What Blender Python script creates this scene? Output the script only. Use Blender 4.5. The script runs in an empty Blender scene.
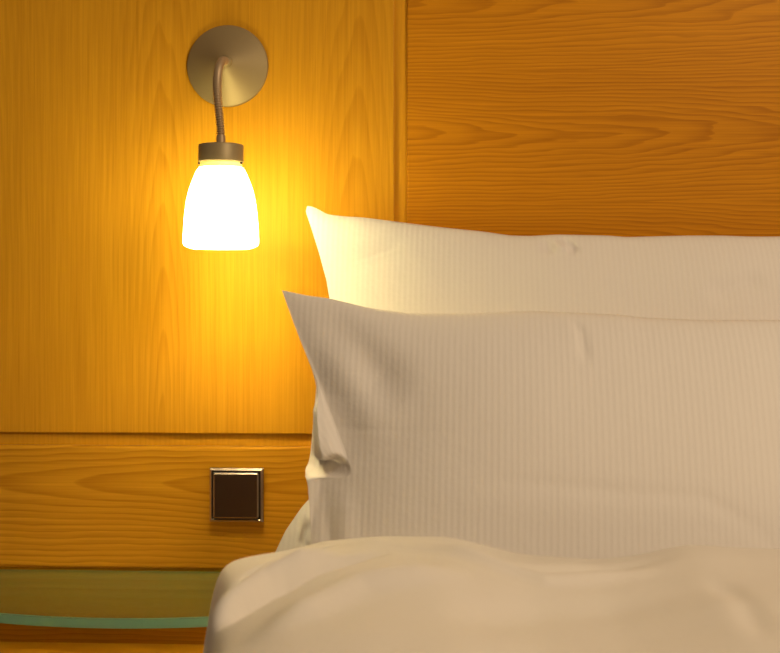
import bpy, bmesh, math, random
from mathutils import Vector, noise, Matrix

sc = bpy.context.scene
COL = sc.collection

# ------------------------------------------------------------------ camera, world, light, exposure
cd = bpy.data.cameras.new('camera'); cam = bpy.data.objects.new('camera', cd); COL.objects.link(cam)
cam.location = (0, -1.8, 0.94)
cam.rotation_euler = (math.radians(90), 0, math.radians(2.5))
cd.sensor_width = 36.0
cd.lens = 36.0 * 1160 / 780
cd.shift_y = -41.0 / 780
cd.clip_start = 0.05
cd.dof.use_dof = True
cd.dof.focus_distance = 1.68
cd.dof.aperture_fstop = 5.0
sc.camera = cam

world = bpy.data.worlds.new('room_ambient'); sc.world = world; world.use_nodes = True
bg = world.node_tree.nodes['Background']
bg.inputs[0].default_value = (1.0, 0.72, 0.46, 1); bg.inputs[1].default_value = 0.165

def area(name, loc, target, sx, sy, power, col):
    l = bpy.data.lights.new(name, 'AREA'); l.shape = 'RECTANGLE'; l.size = sx; l.size_y = sy
    l.energy = power; l.color = col
    o = bpy.data.objects.new(name, l); COL.objects.link(o); o.location = loc
    d = Vector(target) - Vector(loc); o.rotation_euler = d.to_track_quat('-Z', 'Y').to_euler()
    return o
area('ceiling_lamp', (1.6, -2.3, 2.4), (0.1, -0.2, 0.7), 0.9, 0.9, 50, (1.0, 0.76, 0.49))

vs = sc.view_settings
vs.view_transform = 'Standard'; vs.look = 'None'; vs.gamma = 1.0; vs.use_curve_mapping = False
vs.exposure = 0.0
SHADE_POWER = 22.5
try:
    sc.cycles.use_denoising = True
    sc.cycles.max_bounces = 10; sc.cycles.transparent_max_bounces = 12
    sc.cycles.sample_clamp_indirect = 6.0
except Exception: pass

# ------------------------------------------------------------------ helpers
def props(o, label=None, cat=None, group=None, kind=None):
    if label: o['label'] = label
    if cat: o['category'] = cat
    if group: o['group'] = group
    if kind: o['kind'] = kind
    return o
def empty(name, loc, label, cat, group=None):
    o = bpy.data.objects.new(name, None); COL.objects.link(o); o.location = loc; o.empty_display_size = 0.05
    return props(o, label, cat, group)
def link(name, bm, mat, parent=None, smooth=False, flip=True):
    if flip: bmesh.ops.recalc_face_normals(bm, faces=bm.faces[:])
    me = bpy.data.meshes.new(name); bm.to_mesh(me); bm.free()
    for m in (mat if isinstance(mat, (list, tuple)) else [mat]): me.materials.append(m)
    for p in me.polygons: p.use_smooth = smooth
    o = bpy.data.objects.new(name, me); COL.objects.link(o)
    if parent: o.parent = parent
    return o
def box_bm(x0, x1, y0, y1, z0, z1, bev=0.0, seg=2, bm=None):
    b2 = bmesh.new()
    v = [b2.verts.new((x, y, z)) for x in (x0, x1) for y in (y0, y1) for z in (z0, z1)]
    for f in ((0,1,3,2),(4,6,7,5),(0,4,5,1),(2,3,7,6),(0,2,6,4),(1,5,7,3)): b2.faces.new([v[i] for i in f])
    bmesh.ops.recalc_face_normals(b2, faces=b2.faces[:])
    if bev: bmesh.ops.bevel(b2, geom=b2.edges[:], offset=bev, segments=seg, profile=0.5, affect='EDGES')
    if bm is None: return b2
    me = bpy.data.meshes.new('tmp'); b2.to_mesh(me); b2.free(); bm.from_mesh(me); bpy.data.meshes.remove(me)
    return bm
def lathe_bm(prof, n=64, axis='z', close=False):
    bm = bmesh.new(); rings = []
    for r, h in prof:
        ring = []
        for k in range(n):
            a = 2*math.pi*k/n
            if axis == 'z': p = (r*math.cos(a), r*math.sin(a), h)
            else: p = (r*math.cos(a), h, r*math.sin(a))
            ring.append(bm.verts.new(p))
        rings.append(ring)
    for A, B in zip(rings, rings[1:]):
        for k in range(n): bm.faces.new((A[k], A[(k+1)%n], B[(k+1)%n], B[k]))
    if close:
        bm.faces.new(rings[0]); bm.faces.new(rings[-1])
    return bm
def lerp_tab(tab, t):
    if t <= tab[0][0]: return tab[0][1]
    for (a, fa), (b, fb) in zip(tab, tab[1:]):
        if t <= b:
            return fa + (fb-fa)*(t-a)/(b-a)
    return tab[-1][1]
def smooth_tab(tab, t, w):
    s = 0.0; W = 0.0
    for k in range(-4, 5):
        g = math.exp(-(k/2.2)**2); s += g*lerp_tab(tab, t+k*w/4); W += g
    return s/W
def sstep(a, b, x):
    t = max(0.0, min(1.0, (x-a)/(b-a))); return t*t*(3-2*t)
def ridge(x, y, pts, w, amp, taper=0.25):
    """height of a soft fold that follows a polyline"""
    best = 1e9; bt = 0; L = 0; tot = sum(math.dist(a, b) for a, b in zip(pts, pts[1:])); acc = 0
    for a, b in zip(pts, pts[1:]):
        dx, dy = b[0]-a[0], b[1]-a[1]; l2 = dx*dx+dy*dy
        t = max(0, min(1, ((x-a[0])*dx+(y-a[1])*dy)/l2))
        d = math.hypot(x-a[0]-t*dx, y-a[1]-t*dy)
        if d < best: best = d; bt = (acc+t*math.sqrt(l2))/tot
        acc += math.sqrt(l2)
    e = min(1.0, min(bt, 1-bt)/taper + 0.05)
    return amp*e*math.exp(-(best/w)**2)

# ------------------------------------------------------------------ materials
class NT:
    def __init__(s, name):
        s.m = bpy.data.materials.new(name); s.m.use_nodes = True; s.t = s.m.node_tree
        s.b = s.t.nodes['Principled BSDF']; s.out = s.t.nodes['Material Output']
    def n(s, typ, **kw):
        x = s.t.nodes.new(typ)
        for k, v in kw.items(): setattr(x, k, v)
        return x
    def l(s, a, b): s.t.links.new(a, b)
    def set(s, sock, v):
        if hasattr(v, 'is_output'): s.l(v, sock)
        else: sock.default_value = v
    def math(s, op, a, b=0.0, c=0.0):
        x = s.n('ShaderNodeMath', operation=op)
        for i, v in enumerate((a, b, c)): s.set(x.inputs[i], v)
        return x.outputs[0]
    def noise(s, vec, scale, detail=2.0, rough=0.5):
        x = s.n('ShaderNodeTexNoise'); s.l(vec, x.inputs['Vector'])
        x.inputs['Scale'].default_value = scale; x.inputs['Detail'].default_value = detail; x.inputs['Roughness'].default_value = rough
        return x.outputs[0]
    def comb(s, x, y, z):
        c = s.n('ShaderNodeCombineXYZ')
        for i, v in enumerate((x, y, z)): s.set(c.inputs[i], v)
        return c.outputs[0]
    def mix(s, f, a, b):
        x = s.n('ShaderNodeMix', data_type='RGBA'); s.set(x.inputs[0], f); s.set(x.inputs[6], a); s.set(x.inputs[7], b)
        return x.outputs[2]
    def bump(s, h, strength, dist):
        x = s.n('ShaderNodeBump'); s.l(h, x.inputs['Height']); x.inputs['Strength'].default_value = strength; x.inputs['Distance'].default_value = dist
        s.l(x.outputs[0], s.b.inputs['Normal'])

def wood(name, along, u0, v0, tilt, period, freq=150.0, wob=0.012, light=(0.68, 0.335, 0.018), dark=(0.37, 0.130, 0.003), amt=0.75, seed=0.0, rough=0.45, wave=0.22, nz=1.4, hn=0.012, ringk=0.0, flank=0.62, porek=0.55):
    """flat-cut veneer: rings of a slightly tilted trunk give cathedral figures; leaves repeat every `period`"""
    w = NT(name)
    tc = w.n('ShaderNodeTexCoord'); sp = w.n('ShaderNodeSeparateXYZ'); w.l(tc.outputs['Object'], sp.inputs[0])
    X, Y, Z = sp.outputs
    v, u = (Z, X) if along == 'z' else (X, Z)
    base = w.comb(w.math('ADD', u, seed), w.math('MULTIPLY', v, 0.32), w.math('MULTIPLY', Y, 1.0))
    n1 = w.noise(base, 9.0, 3.0, 0.55)
    n2 = w.noise(w.comb(w.math('MULTIPLY', u, 1.0), w.math('MULTIPLY', v, wave), seed), 38.0, 2.0)
    us = w.math('ADD', u, w.math('MULTIPLY', w.math('SUBTRACT', n1, 0.5), wob*2))
    a = w.math('SUBTRACT', us, u0)
    m = w.math('SUBTRACT', a, w.math('MULTIPLY', w.math('ROUND', w.math('DIVIDE', a, period)), period))
    h = w.math('MULTIPLY', w.math('SUBTRACT', v, v0), tilt)
    h = w.math('ADD', h, w.math('MULTIPLY', w.math('SUBTRACT', n2, 0.5), hn))
    r = w.math('SQRT', w.math('ADD', w.math('MULTIPLY', m, m), w.math('MULTIPLY', h, h)))
    rr = w.math('MULTIPLY', r, freq)
    rr = w.math('ADD', rr, w.math('MULTIPLY', n2, nz))
    fr = w.math('FRACT', rr)
    # slow climb to the dark late wood, quick fall
    ring = w.math('MULTIPLY', w.math('POWER', fr, 2.2), w.math('SUBTRACT', 1.0, w.math('POWER', fr, 14.0)))
    fib = w.noise(w.comb(w.math('MULTIPLY', u, 620.0), w.math('MULTIPLY', v, 9.0), seed), 1.0, 3.0, 0.6)
    pore = w.noise(w.comb(w.math('MULTIPLY', u, 260.0), w.math('MULTIPLY', v, 4.0), seed+3), 1.0, 2.0, 0.6)
    big = w.noise(w.comb(w.math('MULTIPLY', u, 14.0), w.math('MULTIPLY', v, 1.2), seed+7), 1.0, 2.0)
    core = w.math('EXPONENT', w.math('MULTIPLY', w.math('MULTIPLY', m, m), -1.0/0.0022))
    wt = w.math('ADD', w.math('MULTIPLY', core, ringk*amt), flank*amt)
    f = w.math('MULTIPLY', ring, wt)
    f = w.math('ADD', f, w.math('MULTIPLY', w.math('SUBTRACT', fib, 0.5), 0.62*amt))
    f = w.math('ADD', f, w.math('MULTIPLY', w.math('SUBTRACT', pore, 0.5), porek*amt))
    f = w.math('ADD', f, w.math('MULTIPLY', w.math('SUBTRACT', big, 0.45), 0.35*amt))
    cl = w.n('ShaderNodeClamp'); w.l(w.math('ADD', f, 0.12), cl.inputs[0])
    w.l(w.mix(cl.outputs[0], (*light, 1), (*dark, 1)), w.b.inputs['Base Color'])
    w.b.inputs['Roughness'].default_value = rough
    w.b.inputs['Specular IOR Level'].default_value = 0.08
    w.bump(fib, 0.06, 0.0008)
    return w.m

def cloth(name, col, stripes=True, period=0.0078, amp=0.065):
    w = NT(name)
    uv = w.n('ShaderNodeUVMap'); uv.uv_map = 'weave'
    sp = w.n('ShaderNodeSeparateXYZ'); w.l(uv.outputs[0], sp.inputs[0])
    U, V = sp.outputs[0], sp.outputs[1]
    s = w.math('SINE', w.math('MULTIPLY', U, 2*math.pi/period))
    st = w.math('ADD', w.math('MULTIPLY', s, 0.5), 0.5)
    cr = w.noise(w.comb(w.math('MULTIPLY', U, 160.0), w.math('MULTIPLY', V, 160.0), 0.0), 1.0, 2.0)
    soft = w.noise(w.comb(U, V, 0.0), 16.0, 3.0)
    k = w.math('MULTIPLY', st, amp if stripes else 0.0)
    k = w.math('ADD', k, w.math('MULTIPLY', cr, 0.05))
    w.l(w.mix(k, (*col, 1), (col[0]*0.55, col[1]*0.50, col[2]*0.50, 1)), w.b.inputs['Base Color'])
    hh = w.math('ADD', w.math('MULTIPLY', st, 0.25 if stripes else 0.0), w.math('ADD', w.math('MULTIPLY', cr, 0.25), w.math('MULTIPLY', soft, 2.2)))
    w.bump(hh, 0.35, 0.0022)
    w.b.inputs['Roughness'].default_value = 0.85
    w.b.inputs['Specular IOR Level'].default_value = 0.15
    w.b.inputs['Sheen Weight'].default_value = 0.12
    return w.m

def plain(name, col, rough=0.5, metal=0.0, spec=0.5, nscale=60.0, namt=0.06, bump=0.0):
    w = NT(name)
    tc = w.n('ShaderNodeTexCoord'); nz = w.noise(tc.outputs['Object'], nscale, 3.0)
    w.l(w.mix(w.math('MULTIPLY', nz, namt*2), (*col, 1), (col[0]*0.6, col[1]*0.6, col[2]*0.6, 1)), w.b.inputs['Base Color'])
    w.b.inputs['Roughness'].default_value = rough; w.b.inputs['Metallic'].default_value = metal
    w.b.inputs['Specular IOR Level'].default_value = spec
    if bump: w.bump(nz, bump, 0.001)
    return w.m

M_tall = wood('honey_veneer_upright', 'z', -0.437, 0.70, 0.085, 0.305, freq=120, wob=0.008, seed=1.3, wave=0.06, nz=0.7, hn=0.006, amt=0.85, ringk=0.28, flank=0.16, porek=0.75)
M_wide = wood('honey_veneer_level', 'x', 1.172, -0.35, 0.055, 0.205, freq=170, wob=0.012, seed=5.1, amt=1.0, wave=0.13, nz=1.1, light=(0.64, 0.265, 0.009), dark=(0.32, 0.10, 0.003))
M_rail = wood('honey_veneer_rail', 'x', 0.628, 0.02, 0.06, 0.32, freq=120, wob=0.014, seed=9.4, amt=1.1)
M_back = wood('honey_veneer_groove', 'z', -0.3, 0.3, 0.05, 0.4, freq=120, seed=2.2, amt=0.3)
M_night = wood('honey_veneer_cabinet', 'x', 0.40, 0.2, 0.06, 0.3, freq=150, seed=12.0, amt=0.8)
M_pillow = cloth('white_striped_cotton', (0.80, 0.765, 0.735))
M_duvet = cloth('white_duvet_cotton', (0.80, 0.755, 0.70), stripes=False)
M_sheet = cloth('white_sheet_cotton', (0.80, 0.77, 0.73), stripes=False)
M_grey = plain('satin_champagne_metal', (0.34, 0.265, 0.14), 0.48, 0.28, 0.4, 400, 0.05)
M_neck = plain('gooseneck_metal', (0.46, 0.34, 0.21), 0.40, 0.45, 0.5, 400, 0.05)
M_switch = plain('brushed_bronze', (0.13, 0.075, 0.045), 0.36, 0.9, 0.5, 300, 0.15)
M_switch_edge = plain('bronze_edge_highlight', (0.72, 0.60, 0.50), 0.25, 0.9, 0.5, 300, 0.05)  # same bronze, much paler on the chamfers: their highlight is put into the colour
M_dark = plain('dark_gap', (0.02, 0.015, 0.012), 0.7)
M_wall = plain('cream_plaster', (0.72, 0.62, 0.46), 0.9, 0, 0.2, 30, 0.05, 0.1)
M_floor = plain('brown_carpet', (0.20, 0.12, 0.07), 0.95, 0, 0.1, 200, 0.3, 0.3)

def shade_mat(name, col, strength):
    w = NT(name)
    w.b.inputs['Base Color'].default_value = (0.85, 0.8, 0.7, 1); w.b.inputs['Roughness'].default_value = 0.25
    w.b.inputs['Emission Color'].default_value = (*col, 1); w.b.inputs['Emission Strength'].default_value = strength
    return w.m
M_shade = shade_mat('lit_opal_glass', (1.0, 0.85, 0.37), SHADE_POWER)
M_shade_neck = shade_mat('lit_opal_glass_neck', (1.0, 0.60, 0.09), 1.15)

def glass_mat(name, tint, gloss, body=None):
    w = NT(name); w.t.nodes.remove(w.b)
    tr = w.n('ShaderNodeBsdfTransparent'); tr.inputs[0].default_value = (*tint, 1)
    gl = w.n('ShaderNodeBsdfGlossy'); gl.inputs['Roughness'].default_value = 0.08
    fr = w.n('ShaderNodeFresnel'); fr.inputs[0].default_value = gloss
    mx = w.n('ShaderNodeMixShader')
    base = tr.outputs[0]
    if body:
        df = w.n('ShaderNodeBsdfDiffuse'); df.inputs[0].default_value = (*body[0], 1)
        tl = w.n('ShaderNodeBsdfTranslucent'); tl.inputs[0].default_value = (*body[0], 1)
        ad = w.n('ShaderNodeMixShader'); ad.inputs[0].default_value = 0.5; w.l(df.outputs[0], ad.inputs[1]); w.l(tl.outputs[0], ad.inputs[2])
        m2 = w.n('ShaderNodeMixShader'); m2.inputs[0].default_value = body[1]; w.l(base, m2.inputs[1]); w.l(ad.outputs[0], m2.inputs[2]); base = m2.outputs[0]
    w.l(fr.outputs[0], mx.inputs[0]); w.l(base, mx.inputs[1]); w.l(gl.outputs[0], mx.inputs[2])
    w.l(mx.outputs[0], w.out.inputs[0])
    return w.m
M_glass = glass_mat('green_float_glass', (0.95, 0.98, 0.82), 1.5, ((0.72, 0.62, 0.11), 0.27))
M_glass_edge = glass_mat('green_glass_edge', (0.45, 0.75, 0.58), 1.5, ((0.36, 0.72, 0.52), 0.75))

# ------------------------------------------------------------------ room shell
props(link('floor', box_bm(-1.6, 2.4, -3.2, 0.12, -0.10, 0.0), M_floor), kind='structure')
props(link('wall_back', box_bm(-1.6, 2.4, 0.030, 0.12, 0.0, 2.5), M_wall), kind='structure')

# ------------------------------------------------------------------ headboard
hb = empty('headboard', (0, 0, 0), 'tall honey coloured wooden headboard with grooved panels behind the bed and lamp', 'headboard')
link('backing_board', box_bm(-1.10, 1.30, 0.0062, 0.029, 0.0, 1.60), M_back, hb)
link('panel', box_bm(-1.10, -0.0724, -0.0, 0.006, 0.7085, 1.60, 0.0012), M_tall, hb)
link('panel', box_bm(-0.0522, 1.30, -0.0, 0.006, 0.7085, 1.60, 0.0030, 3), M_wide, hb)
link('rail', box_bm(-1.10, 1.30, -0.0, 0.006, 0.4960, 0.6890, 0.0045, 3), M_rail, hb)

# ------------------------------------------------------------------ bed
bd = empty('bed', (0.27, -1.15, 0), 'low wooden bed base under the mattress and duvet', 'bed')
def rel(bm, o):
    bmesh.ops.translate(bm, verts=bm.verts[:], vec=-Vector(o.location)); return bm
link('bed_base', rel(box_bm(-0.25, 0.79, -2.16, -0.03, 0.12, 0.285, 0.006), bd), M_night, bd)
for x in (-0.20, 0.74):
    for y in (-2.08, -0.14):
        link('leg', rel(box_bm(x-0.03, x+0.03, y-0.03, y+0.03, 0.0, 0.1195, 0.004), bd), M_night, bd)
def uv_layer(bm, fn):
    uv = bm.loops.layers.uv.new('weave')
    for f in bm.faces:
        for lp in f.loops: lp[uv].uv = fn(lp.vert.co)
    return bm
mt = uv_layer(box_bm(-0.265, 0.805, -2.17, -0.02, 0.287, 0.498, 0.035, 5), lambda c: (c.x, c.y+c.z))
props(link('mattress', mt, M_sheet, smooth=True), 'white sheeted mattress under the duvet and pillows', 'mattress')

# ------------------------------------------------------------------ pillows
def pillow(name, label, top, left, backleft, right, z0, yplane, tf, tb, wr, edge_s=None, NU=170, NV=170, uvslant=0.0):
    """Pillow case standing on its long edge. Each row is a closed section: front face, left seam / side, back face."""
    bm = bmesh.new(); uvl = bm.loops.layers.uv.new('weave')
    zc = top[0][1]
    leftz = sorted([(z, x) for x, z in left]); bleftz = sorted([(z, x) for x, z in (backleft or left)])
    K = 26
    rows = []; uvs = {}
    for j in range(NV+1):
        v = j/NV
        zrow = z0+v*(zc-z0)
        xl = smooth_tab(leftz, zrow, 0.004); xb = smooth_tab(bleftz, zrow, 0.010)
        if j == NV: xl = xb = top[0][0]
        xb = min(xb, xl-0.0004)
        xr = smooth_tab(right, zrow, 0.02)
        row = []
        prof_v = lambda vv: (1-abs(2*vv**0.62-1)**2.6)**0.62 if 0 < vv < 1 else 0.0
        pv = prof_v(v)
        def put(u, side, xoff=0.0, k=None):
            uu = u
            x = xl+(xr-xl)*uu
            # the top edge follows its own line
            zt = smooth_tab(top, x, 0.012)
            z = z0+v*(zt-z0)
            ls = lerp_tab(edge_s, z) if edge_s else xl
            dl = max(0.0, x-ls); dr = max(0.0, xr-x)
            pu = (1-math.exp(-(dl/0.100)**1.15))*(1-math.exp(-(dr/0.085)**1.15))
            edge = min(1.0, uu/0.35)
            p = pv*pu
            y = yplane(z)
            if side > 0:
                d = tf*p + wr(x, z)*min(1.0, p*3.0+0.0)
                y -= d
            else:
                lat = (xl-xb+0.009*min(1.0, (xl-xb)/0.04))*math.exp(-(uu/0.10)**2)
                x -= lat
                back = tb*p + min(0.07, (xl-xb)*1.4)*math.exp(-(uu/0.12)**2)
                y += back
            vert = bm.verts.new((x, y, z)); uvs[vert] = (x-0.02*z, z)
            return vert
        us = [i/NU for i in range(NU+1)]
        us = [1-math.cos(u*math.pi/2)**1.0 if False else u**1.25 for u in us]
        for u in reversed(us): row.append(put(u, 1))
        a = row[-1].co.copy()
        bk = [put(u, -1) for u in us]
        b = bk[0].co.copy()
        gap = (b-a).length
        for k in range(1, K):
            t = k/K
            p = a.lerp(b, t)
            bul = math.sin(math.pi*t)*min(1.0, gap/0.03)
            # gathered cloth on the side: pleats that run up the side
            p.y -= 0.006*bul
            p.x -= 0.006*bul
            pl = 0.35*bul*sstep(0.70, 0.74, p.z)
            p.y -= 0.045*bul*sstep(0.83, 0.728, p.z)*sstep(0.712, 0.722, p.z)
            p.x -= 0.0045*pl*math.sin(t*24+1.6*math.sin(p.z*40)); p.y += 0.004*pl*math.cos(t*24+1.6*math.sin(p.z*40))
            # tucked fold just above the ledge
            tk = bul*math.exp(-((p.z-0.716-0.006*math.sin(t*9))/0.007)**2)
            p.x += 0.003*tk; p.y += 0.030*tk
            vert = bm.verts.new(p); uvs[vert] = (-t*max(gap, 0.001), p.z); row.append(vert)
        row += bk
        rows.append(row)
    n = len(rows[0])
    for A, B in zip(rows, rows[1:]):
        for i in range(n):
            i2 = (i+1) % n
            try: bm.faces.new((A[i], A[i2], B[i2], B[i]))
            except ValueError: pass
    bm.faces.new(rows[0])
    for f in bm.faces:
        for lp in f.loops: lp[uvl].uv = uvs[lp.vert]
    bmesh.ops.remove_doubles(bm, verts=bm.verts[:], dist=0.00012)
    o = link(name, bm, M_pillow, smooth=True)
    return props(o, label, 'pillow', 'pillows on the bed')

BACK_TOP = [(-0.1985, 1.0585), (-0.1946, 1.0590), (-0.1825, 1.0540), (-0.1689, 1.0456), (-0.1420, 1.0425), (-0.1152, 1.0410), (-0.0557, 1.0333), (0.0035, 1.0257), (0.0624, 1.0196), (0.1020, 1.0136), (0.1312, 1.0128), (0.1708, 1.0149), (0.2451, 1.0133), (0.2712, 1.0110), (0.3597, 1.0131), (0.4103, 1.0130), (0.4520, 1.0114), (0.4937, 1.0114), (0.58, 1.022), (0.62, 1.04)]
BACK_LEFT = [(-0.1985, 1.0585), (-0.2005, 1.050), (-0.1908, 1.0246), (-0.1781, 0.9917), (-0.1670, 0.9577), (-0.1603, 0.9210), (-0.1489, 0.8601), (-0.1434, 0.8031), (-0.1467, 0.7469), (-0.1598, 0.6915), (-0.1760, 0.6503), (-0.1955, 0.6271), (-0.2170, 0.5960), (-0.2315, 0.5651), (-0.2450, 0.5357), (-0.2480, 0.5027)]
FRONT_TOP = [(-0.2072, 0.9340), (-0.1744, 0.9269), (-0.1442, 0.9230), (-0.0957, 0.9114), (-0.0397, 0.9037), (0.0379, 0.9038), (0.1153, 0.9071), (0.1692, 0.9052), (0.2279, 0.9027), (0.2597, 0.8989), (0.3332, 0.8958), (0.4331, 0.8959), (0.56, 0.91), (0.60, 0.93)]
FRONT_LEFT = [(-0.2072, 0.9340), (-0.1905, 0.8945), (-0.1671, 0.8433), (-0.1440, 0.7928), (-0.1213, 0.7433), (-0.1120, 0.7210), (-0.1110, 0.7130), (-0.1240, 0.7065), (-0.1640, 0.7000), (-0.1665, 0.6880), (-0.1622, 0.6457), (-0.1602, 0.6159), (-0.1670, 0.5862), (-0.1735, 0.5510), (-0.1723, 0.5048)]
FRONT_BACKLEFT = [(-0.2072, 0.9340), (-0.1905, 0.8945), (-0.1671, 0.8433), (-0.1587, 0.8179), (-0.1581, 0.7928), (-0.1621, 0.7430), (-0.1677, 0.7123), (-0.1706, 0.7030), (-0.1672, 0.6940), (-0.1662, 0.6818), (-0.1622, 0.6457), (-0.1602, 0.6159), (-0.1670, 0.5862), (-0.1735, 0.5510), (-0.1723, 0.5048)]

def wr_back(x, z):
    d = ridge(x, z, [(0.165, 1.012), (0.185, 1.003), (0.196, 0.985)], 0.006, -0.010)
    d += ridge(x, z, [(0.150, 1.010), (0.158, 0.985)], 0.008, -0.007)
    d += ridge(x, z, [(0.172, 1.008), (0.178, 0.99)], 0.007, 0.005)
    d += ridge(x, z, [(0.37, 0.925), (0.46, 0.950)], 0.014, -0.005)
    d += ridge(x, z, [(-0.16, 0.965), (-0.09, 0.985), (-0.05, 1.0)], 0.008, -0.003)
    d += ridge(x, z, [(-0.185, 0.615), (-0.190, 0.585), (-0.178, 0.56)], 0.007, -0.016)
    d += 0.006*noise.noise(Vector((x*6, z*6, 1.7)))
    return d
def wr_front(x, z):
    d = ridge(x, z, [(-0.165, 0.925), (-0.128, 0.880), (-0.092, 0.838), (-0.045, 0.795)], 0.030, -0.012)
    d += ridge(x, z, [(-0.155, 0.87), (-0.11, 0.80), (-0.07, 0.74)], 0.030, 0.007)
    d += ridge(x, z, [(0.166, 0.905), (0.1775, 0.880), (0.18, 0.84)], 0.005, -0.004)
    d += ridge(x, z, [(0.222, 0.898), (0.236, 0.899)], 0.006, 0.004)
    d += ridge(x, z, [(0.05, 0.708), (0.20, 0.697), (0.31, 0.690), (0.37, 0.656), (0.40, 0.62)], 0.010, -0.0016)
    d += ridge(x, z, [(-0.02, 0.70), (0.1, 0.675), (0.22, 0.672)], 0.022, 0.0012)
    d += ridge(x, z, [(-0.150, 0.695), (-0.143, 0.65), (-0.132, 0.59)], 0.009, -0.006)
    d += ridge(x, z, [(-0.122, 0.69), (-0.118, 0.64), (-0.105, 0.59)], 0.014, 0.004)
    d += 0.006*noise.noise(Vector((x*5, z*5, 8.2)))
    return d

pillow('pillow', 'white striped pillow standing at the back against the wooden headboard', BACK_TOP, BACK_LEFT, None,
       [(0.4, 0.62), (0.75, 0.58), (1.06, 0.62)], 0.4995, lambda z: -0.20+(z-0.5)*0.22, 0.085, 0.070, wr_back)
pillow('pillow', 'white striped pillow in front, leaning on the other pillow behind the duvet', FRONT_TOP, FRONT_LEFT, FRONT_BACKLEFT,
       [(0.4, 0.60), (0.75, 0.565), (0.94, 0.60)], 0.4995, lambda z: -0.385+(z-0.5)*0.22, 0.075, 0.065, wr_front,
       sorted([(z, x) for x, z in FRONT_LEFT if z > 0.80])[:0] + [(0.45, -0.165), (0.62, -0.165), (0.70, -0.150), (0.76, -0.140), (0.80, -0.148), (0.8433, -0.1671), (0.8945, -0.1905), (0.9340, -0.2072)])

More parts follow.
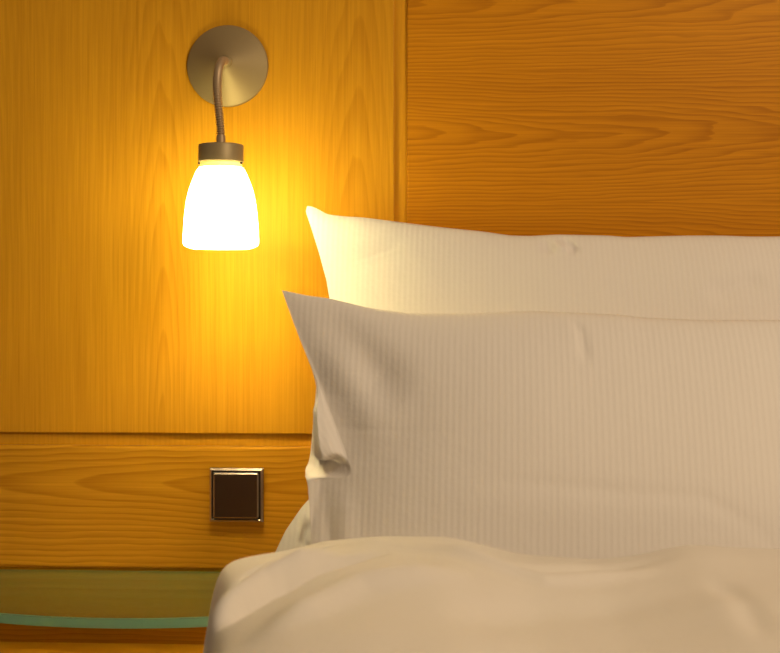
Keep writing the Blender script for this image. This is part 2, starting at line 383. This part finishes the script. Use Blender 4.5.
# ------------------------------------------------------------------ duvet
DUV = [(-0.2420, 0.6400), (-0.2320, 0.6405), (-0.2214, 0.6390), (-0.1774, 0.6447), (-0.1305, 0.6573), (-0.0577, 0.6645), (0.0060, 0.6638), (0.0480, 0.6540), (0.0907, 0.6440), (0.1640, 0.6390), (0.2124, 0.6450), (0.2683, 0.6555), (0.3629, 0.6532), (0.62, 0.65), (0.80, 0.63)]
DLEFT = [(-2.16, -0.17), (-1.2, -0.165), (-0.95, -0.174), (-0.80, -0.197), (-0.70, -0.212), (-0.60, -0.229), (-0.53, -0.2405), (-0.46, -0.246)]
def duvet():
    bm = bmesh.new(); uvl = bm.loops.layers.uv.new('weave')
    z0 = 0.5005; NS, NTT = 300, 240
    yA, yB = -0.475, -2.16
    rows = []
    for j in range(NTT+1):
        # head end rounded, then along the bed (denser near the pillows)
        t = j/NTT
        if t < 0.12:
            ph = t/0.12*math.pi/2
            y = yA-0.055*(1-math.cos(ph)**0.8); zf = max(1e-4, math.sin(ph))**0.55
        else:
            s = (t-0.12)/0.88
            y = yA-0.055-(yA-0.055-yB)*s**1.7; zf = 1.0
            if s > 0.95: zf = max(0.02, 1-((s-0.95)/0.05)**3)
        xl = smooth_tab(DLEFT, y, 0.03); xr = 0.80
        row = []
        for i in range(NS+1):
            e = i/NS
            # denser at the left side
            if i <= 30:                       # left side, evenly spaced in height
                Zf = 0.74*i/30; sn = Zf**(1/0.16); X = math.sqrt(1-sn*sn)**0.08
            else:
                X = 0.9990-1.9989*((i-30)/(NS-30))**1.25
                c = abs(X)**(1/0.08); sn = max(1e-5, math.sqrt(max(0.0, 1-c*c))); Zf = sn**0.16
            x = (xl+xr)/2-(xr-xl)/2*X
            zt = smooth_tab(DUV, x, 0.03)
            dep = (-0.53-y)
            zt -= 0.035*sstep(0.0, 0.7, dep) + 0.03*sstep(0.6, 1.6, dep)
            H = (zt-z0)
            wv = 0.0
            wv += ridge(x, y, [(-0.235, -0.68), (-0.205, -0.62), (-0.160, -0.565)], 0.010, -0.024)
            wv += ridge(x, y, [(-0.225, -0.73), (-0.18, -0.645), (-0.11, -0.595)], 0.013, 0.016)
            wv += ridge(x, y, [(-0.20, -0.73), (-0.15, -0.655), (-0.08, -0.62)], 0.011, -0.023)
            wv += ridge(x, y, [(-0.16, -0.82), (-0.08, -0.71), (0.03, -0.66)], 0.020, 0.013)
            wv += ridge(x, y, [(-0.06, -0.56), (0.06, -0.60), (0.16, -0.575), (0.25, -0.56)], 0.012, -0.007)
            wv += ridge(x, y, [(-0.05, -0.575), (0.02, -0.60), (0.105, -0.635), (0.225, -0.595)], 0.011, 0.009)
            wv += ridge(x, y, [(-0.215, -0.60), (-0.17, -0.575), (-0.10, -0.555)], 0.007, -0.007)
            wv += ridge(x, y, [(-0.16, -0.70), (-0.12, -0.64), (-0.05, -0.60)], 0.009, -0.008)
            wv += ridge(x, y, [(-0.13, -0.56), (0.0, -0.575), (0.07, -0.64)], 0.014, 0.005)
            wv += ridge(x, y, [(0.27, -0.62), (0.28, -0.72), (0.27, -0.83)], 0.014, -0.005)
            wv += ridge(x, y, [(0.0, -0.78), (0.10, -0.70), (0.22, -0.68)], 0.030, -0.006)
            q = Vector((x*3.2+y*2.0, y*4.5-x*1.5, 3.1))
            wv += 0.010*noise.noise(q) + 0.004*noise.noise(q*2.7)
            wv *= zf*min(1.0, Zf*1.2)
            z = z0+H*zf*Zf+wv
            # soft folds on the hanging left edge
            sidew = max(0.0, X-0.82)/0.18
            x += sidew*(0.003*math.sin(y*38+z*30)+0.004*noise.noise(Vector((y*14, z*14, 5))))
            # left flap leans outward towards its hem
            x -= sidew*0.030*(1-Zf*zf)
            z = max(z, z0+0.0002)
            vert = bm.verts.new((x, y, z)); row.append(vert)
        rows.append(row)
    for A, B in zip(rows, rows[1:]):
        for i in range(NS): bm.faces.new((A[i], A[i+1], B[i+1], B[i]))
    for A, B in zip(rows, rows[1:]): bm.faces.new((A[0], B[0], B[-1], A[-1]))
    for f in bm.faces:
        for lp in f.loops: lp[uvl].uv = (lp.vert.co.x, lp.vert.co.y)
    return props(link('duvet', bm, M_duvet, smooth=True), 'puffy white duvet spread over the bed in front of the pillows', 'duvet')
duvet()

# ------------------------------------------------------------------ wall lamp
lampx, plz = -0.332, 1.2822
wl = empty('wall_lamp', (lampx, 0, plz), 'lit bedside wall lamp with white glass shade on a bent gooseneck', 'lamp')
prof = [(0.0, -0.0005), (0.0615, -0.0005), (0.0636, -0.0015), (0.0636, -0.0045), (0.0615, -0.0065), (0.012, -0.0330), (0.0105, -0.0350), (0.0, -0.0350)]
link('wall_plate', lathe_bm([(max(r, 0.0002), h) for r, h in prof], 96, 'y'), M_grey, wl, smooth=False)
for p in bpy.data.objects['wall_plate'].data.polygons: p.use_smooth = True
em = bpy.data.objects['wall_plate']
def tube(path, rad, n=20):
    """path: list of Vectors, rad: function of index fraction"""
    bm = bmesh.new(); rings = []
    up = Vector((1, 0, 0))
    for i, p in enumerate(path):
        t = (path[min(i+1, len(path)-1)]-path[max(i-1, 0)]).normalized()
        a = (up-t*up.dot(t)).normalized(); b = t.cross(a)
        r = rad(i/(len(path)-1))
        rings.append([bm.verts.new(p+(a*math.cos(2*math.pi*k/n)+b*math.sin(2*math.pi*k/n))*r) for k in range(n)])
    for A, B in zip(rings, rings[1:]):
        for k in range(n): bm.faces.new((A[k], A[(k+1) % n], B[(k+1) % n], B[k]))
    bm.faces.new(rings[0]); bm.faces.new(rings[-1])
    return bm
def catmull(pts, per=40):
    P = [Vector(p) for p in pts]; P = [2*P[0]-P[1]]+P+[2*P[-1]-P[-2]]; out = []
    for i in range(1, len(P)-2):
        for k in range(per):
            t = k/per
            out.append(0.5*((2*P[i])+(-P[i-1]+P[i+1])*t+(2*P[i-1]-5*P[i]+4*P[i+1]-P[i+2])*t*t+(-P[i-1]+3*P[i]-3*P[i+1]+P[i+2])*t**3))
    out.append(P[-2]); return out
ARM = [(-0.3286, -0.0340, 1.2838), (-0.3278, -0.070, 1.2775), (-0.3236, -0.120, 1.2570), (-0.3200, -0.150, 1.2320), (-0.3172, -0.163, 1.2101), (-0.3139, -0.168, 1.1852), (-0.3112, -0.170, 1.1622), (-0.3106, -0.170, 1.1420)]
off = Vector((lampx, 0, plz))
path = [p-off for p in catmull(ARM, 60)]
NP = len(path)
def rad(t):
    if t > 0.93: return 0.0066
    return 0.0054+0.0010*math.sin(t*NP*2*math.pi/9.0)
link('gooseneck_arm', tube(path, rad), M_neck, wl, smooth=True)
link('arm_ring', tube([Vector((-0.3286, -0.0335-0.0055*k/6, 1.2838))-off for k in range(7)], lambda t: 0.0098 if t < 0.8 else 0.0088), M_grey, wl, smooth=True)
HX, HY = -0.3106, -0.170
def at_head(prof, n=72):
    bm = lathe_bm(prof, n, 'z'); bmesh.ops.translate(bm, verts=bm.verts[:], vec=Vector((HX, HY, 0))-off); return bm
def auto(o, ang=40):
    me = o.data
    try: me.set_sharp_from_angle(angle=math.radians(ang))
    except Exception: pass
col = link('lamp_holder', at_head([(0.0003, 1.1400), (0.026, 1.1400), (0.0308, 1.1390), (0.0318, 1.1370), (0.0318, 1.1150), (0.0308, 1.1143), (0.0003, 1.1143)]), M_grey, wl, smooth=True); auto(col)
# opal shade, profile measured from the lamp (radius, height)
SH = [(0.0312, 1.1065), (0.0330, 1.1040), (0.0362, 1.0980), (0.0405, 1.0875), (0.0448, 1.0755), (0.0484, 1.0600), (0.0507, 1.0435), (0.0521, 1.0270), (0.0531, 1.0105), (0.0533, 1.0030), (0.0531, 0.9992), (0.0518, 0.9966), (0.0470, 0.9938), (0.0400, 0.9918), (0.0400, 0.9940), (0.0480, 0.9965), (0.0500, 1.0040), (0.0500, 1.0270), (0.0455, 1.0600), (0.0340, 1.0980), (0.0290, 1.1060)]
sh = link('lamp_shade', at_head(SH, 96), M_shade, wl, smooth=True)
link('shade_neck', at_head([(0.0275, 1.1144), (0.0292, 1.1141), (0.0294, 1.1115), (0.0302, 1.1085), (0.0311, 1.1066), (0.0290, 1.1061)], 72), M_shade_neck, wl, smooth=True)
for s in (-1, 1):
    c = Vector((HX+s*0.0295, HY-0.006, 1.1125))-off
    bm = bmesh.new(); bmesh.ops.create_cone(bm, cap_ends=True, segments=16, radius1=0.0016, radius2=0.0013, depth=0.004, matrix=Matrix.Translation(c) @ Matrix.Rotation(math.radians(90), 4, 'Y'))
    link('screw', bm, M_dark, wl)
# the bulb inside, seen only through the open bottom of the shade
bm = bmesh.new(); bmesh.ops.create_uvsphere(bm, u_segments=32, v_segments=20, radius=0.022, matrix=Matrix.Translation(Vector((HX, HY, 1.045))-off) @ Matrix.Scale(1.35, 4, (0, 0, 1)))
link('bulb', bm, shade_mat('lit_bulb', (1.0, 0.83, 0.60), 125.0), wl, smooth=True)

# ------------------------------------------------------------------ switch
sx, sz = -0.3178, 0.6136
sw = empty('light_switch', (sx, 0, sz), 'square dark bronze light switch on the headboard rail below the lamp', 'light switch')
def raised_square(hw, y0, y1, bev):
    bm = bmesh.new()
    def ring(h, y): return [bm.verts.new((a*h, y, b*h)) for a, b in ((-1, -1), (1, -1), (1, 1), (-1, 1))]
    return bm, ring
def square_ring_bm(ho, hi, y0, y1, bev):
    """picture-frame ring with an outer chamfer"""
    bm = bmesh.new()
    lv = [(ho, y0), (ho, y1+bev), (ho-bev, y1), (hi+0.0006, y1), (hi, y1+0.0006), (hi, y0)]
    R = [[bm.verts.new((a*h, y, b*h)) for a, b in ((-1, -1), (1, -1), (1, 1), (-1, 1))] for h, y in lv]
    R.append(R[0])
    for A, B in zip(R, R[1:]):
        for k in range(4): bm.faces.new((A[k], A[(k+1) % 4], B[(k+1) % 4], B[k]))
    return bm
link('switch_frame', square_ring_bm(0.0418, 0.0376, -0.0004, -0.0095, 0.0030), [M_switch, M_switch_edge], sw)
def chamfer_mat(o):
    for p in o.data.polygons:
        p.material_index = 1 if abs(p.normal.y) < 0.97 and p.normal.y < -0.2 else 0
chamfer_mat(bpy.data.objects['switch_frame'])
link('gap_plate', box_bm(-0.0374, 0.0374, -0.0040, -0.0004, -0.0374, 0.0374), M_dark, sw)
rk = box_bm(-0.0352, 0.0352, -0.0120, -0.0042, -0.0352, 0.0352, 0.0019, 1)
chamfer_mat(link('rocker', rk, [M_switch, M_switch_edge], sw))

# ------------------------------------------------------------------ bedside cabinet and its glass top
nx0, nx1 = -0.86, -0.305
ns = empty('nightstand', ((nx0+nx1)/2, -0.12, 0), 'honey coloured wooden bedside cabinet under the green glass shelf', 'nightstand')
link('carcass', rel(box_bm(nx0, nx1, -0.165, -0.001, 0.06, 0.4785, 0.002), ns), M_night, ns)
link('plinth', rel(box_bm(nx0+0.02, nx1-0.02, -0.19, -0.01, 0.0, 0.0598), ns), M_dark, ns)
for z0, z1 in ((0.265, 0.4310), (0.075, 0.260)):
    dr = link('drawer', rel(box_bm(nx0+0.002, nx1-0.002, -0.232, -0.1655, z0, z1, 0.003, 3), ns), M_night, ns)
    kb = lathe_bm([(0.0003, -0.0), (0.006, -0.0), (0.006, -0.010), (0.012, -0.014), (0.012, -0.020), (0.0003, -0.022)], 32, 'y')
    bmesh.ops.translate(kb, verts=kb.verts[:], vec=Vector(((nx0+nx1)/2, -0.2325, (z0+z1)/2-0.02))-ns.location)
    link('knob', kb, M_neck, dr, smooth=True)
def glass_shelf():
    bm = bmesh.new(); N = 60
    z0, z1 = 0.4795, 0.4935; x0, x1 = -0.88, -0.292
    pts = [(x1, -0.002), (x0, -0.002)]
    for k in range(N+1):
        x = x0+(x1-x0)*k/N
        c = -0.445
        y = -0.262+0.75*(x-c)**2
        pts.append((x, min(y, -0.19)))
    top = [bm.verts.new((x, y, z1)) for x, y in pts]; bot = [bm.verts.new((x, y, z0)) for x, y in pts]
    bm.faces.new(top); bm.faces.new(bot[::-1]); n = len(pts)
    for k in range(n):
        f = bm.faces.new((top[k], bot[k], bot[(k+1) % n], top[(k+1) % n]))
    bmesh.ops.recalc_face_normals(bm, faces=bm.faces[:])
    es = [e for e in bm.edges if len(e.link_faces) == 2 and any(len(f.verts) > 10 for f in e.link_faces) and any(len(f.verts) == 4 for f in e.link_faces)]
    bmesh.ops.bevel(bm, geom=es, offset=0.0014, segments=2, affect='EDGES')
    for f in bm.faces: f.material_index = 1 if abs(f.normal.z) < 0.98 else 0
    return props(link('glass_shelf', bm, [M_glass, M_glass_edge]), 'green glass shelf with a bowed front edge on the bedside cabinet', 'shelf')
glass_shelf()
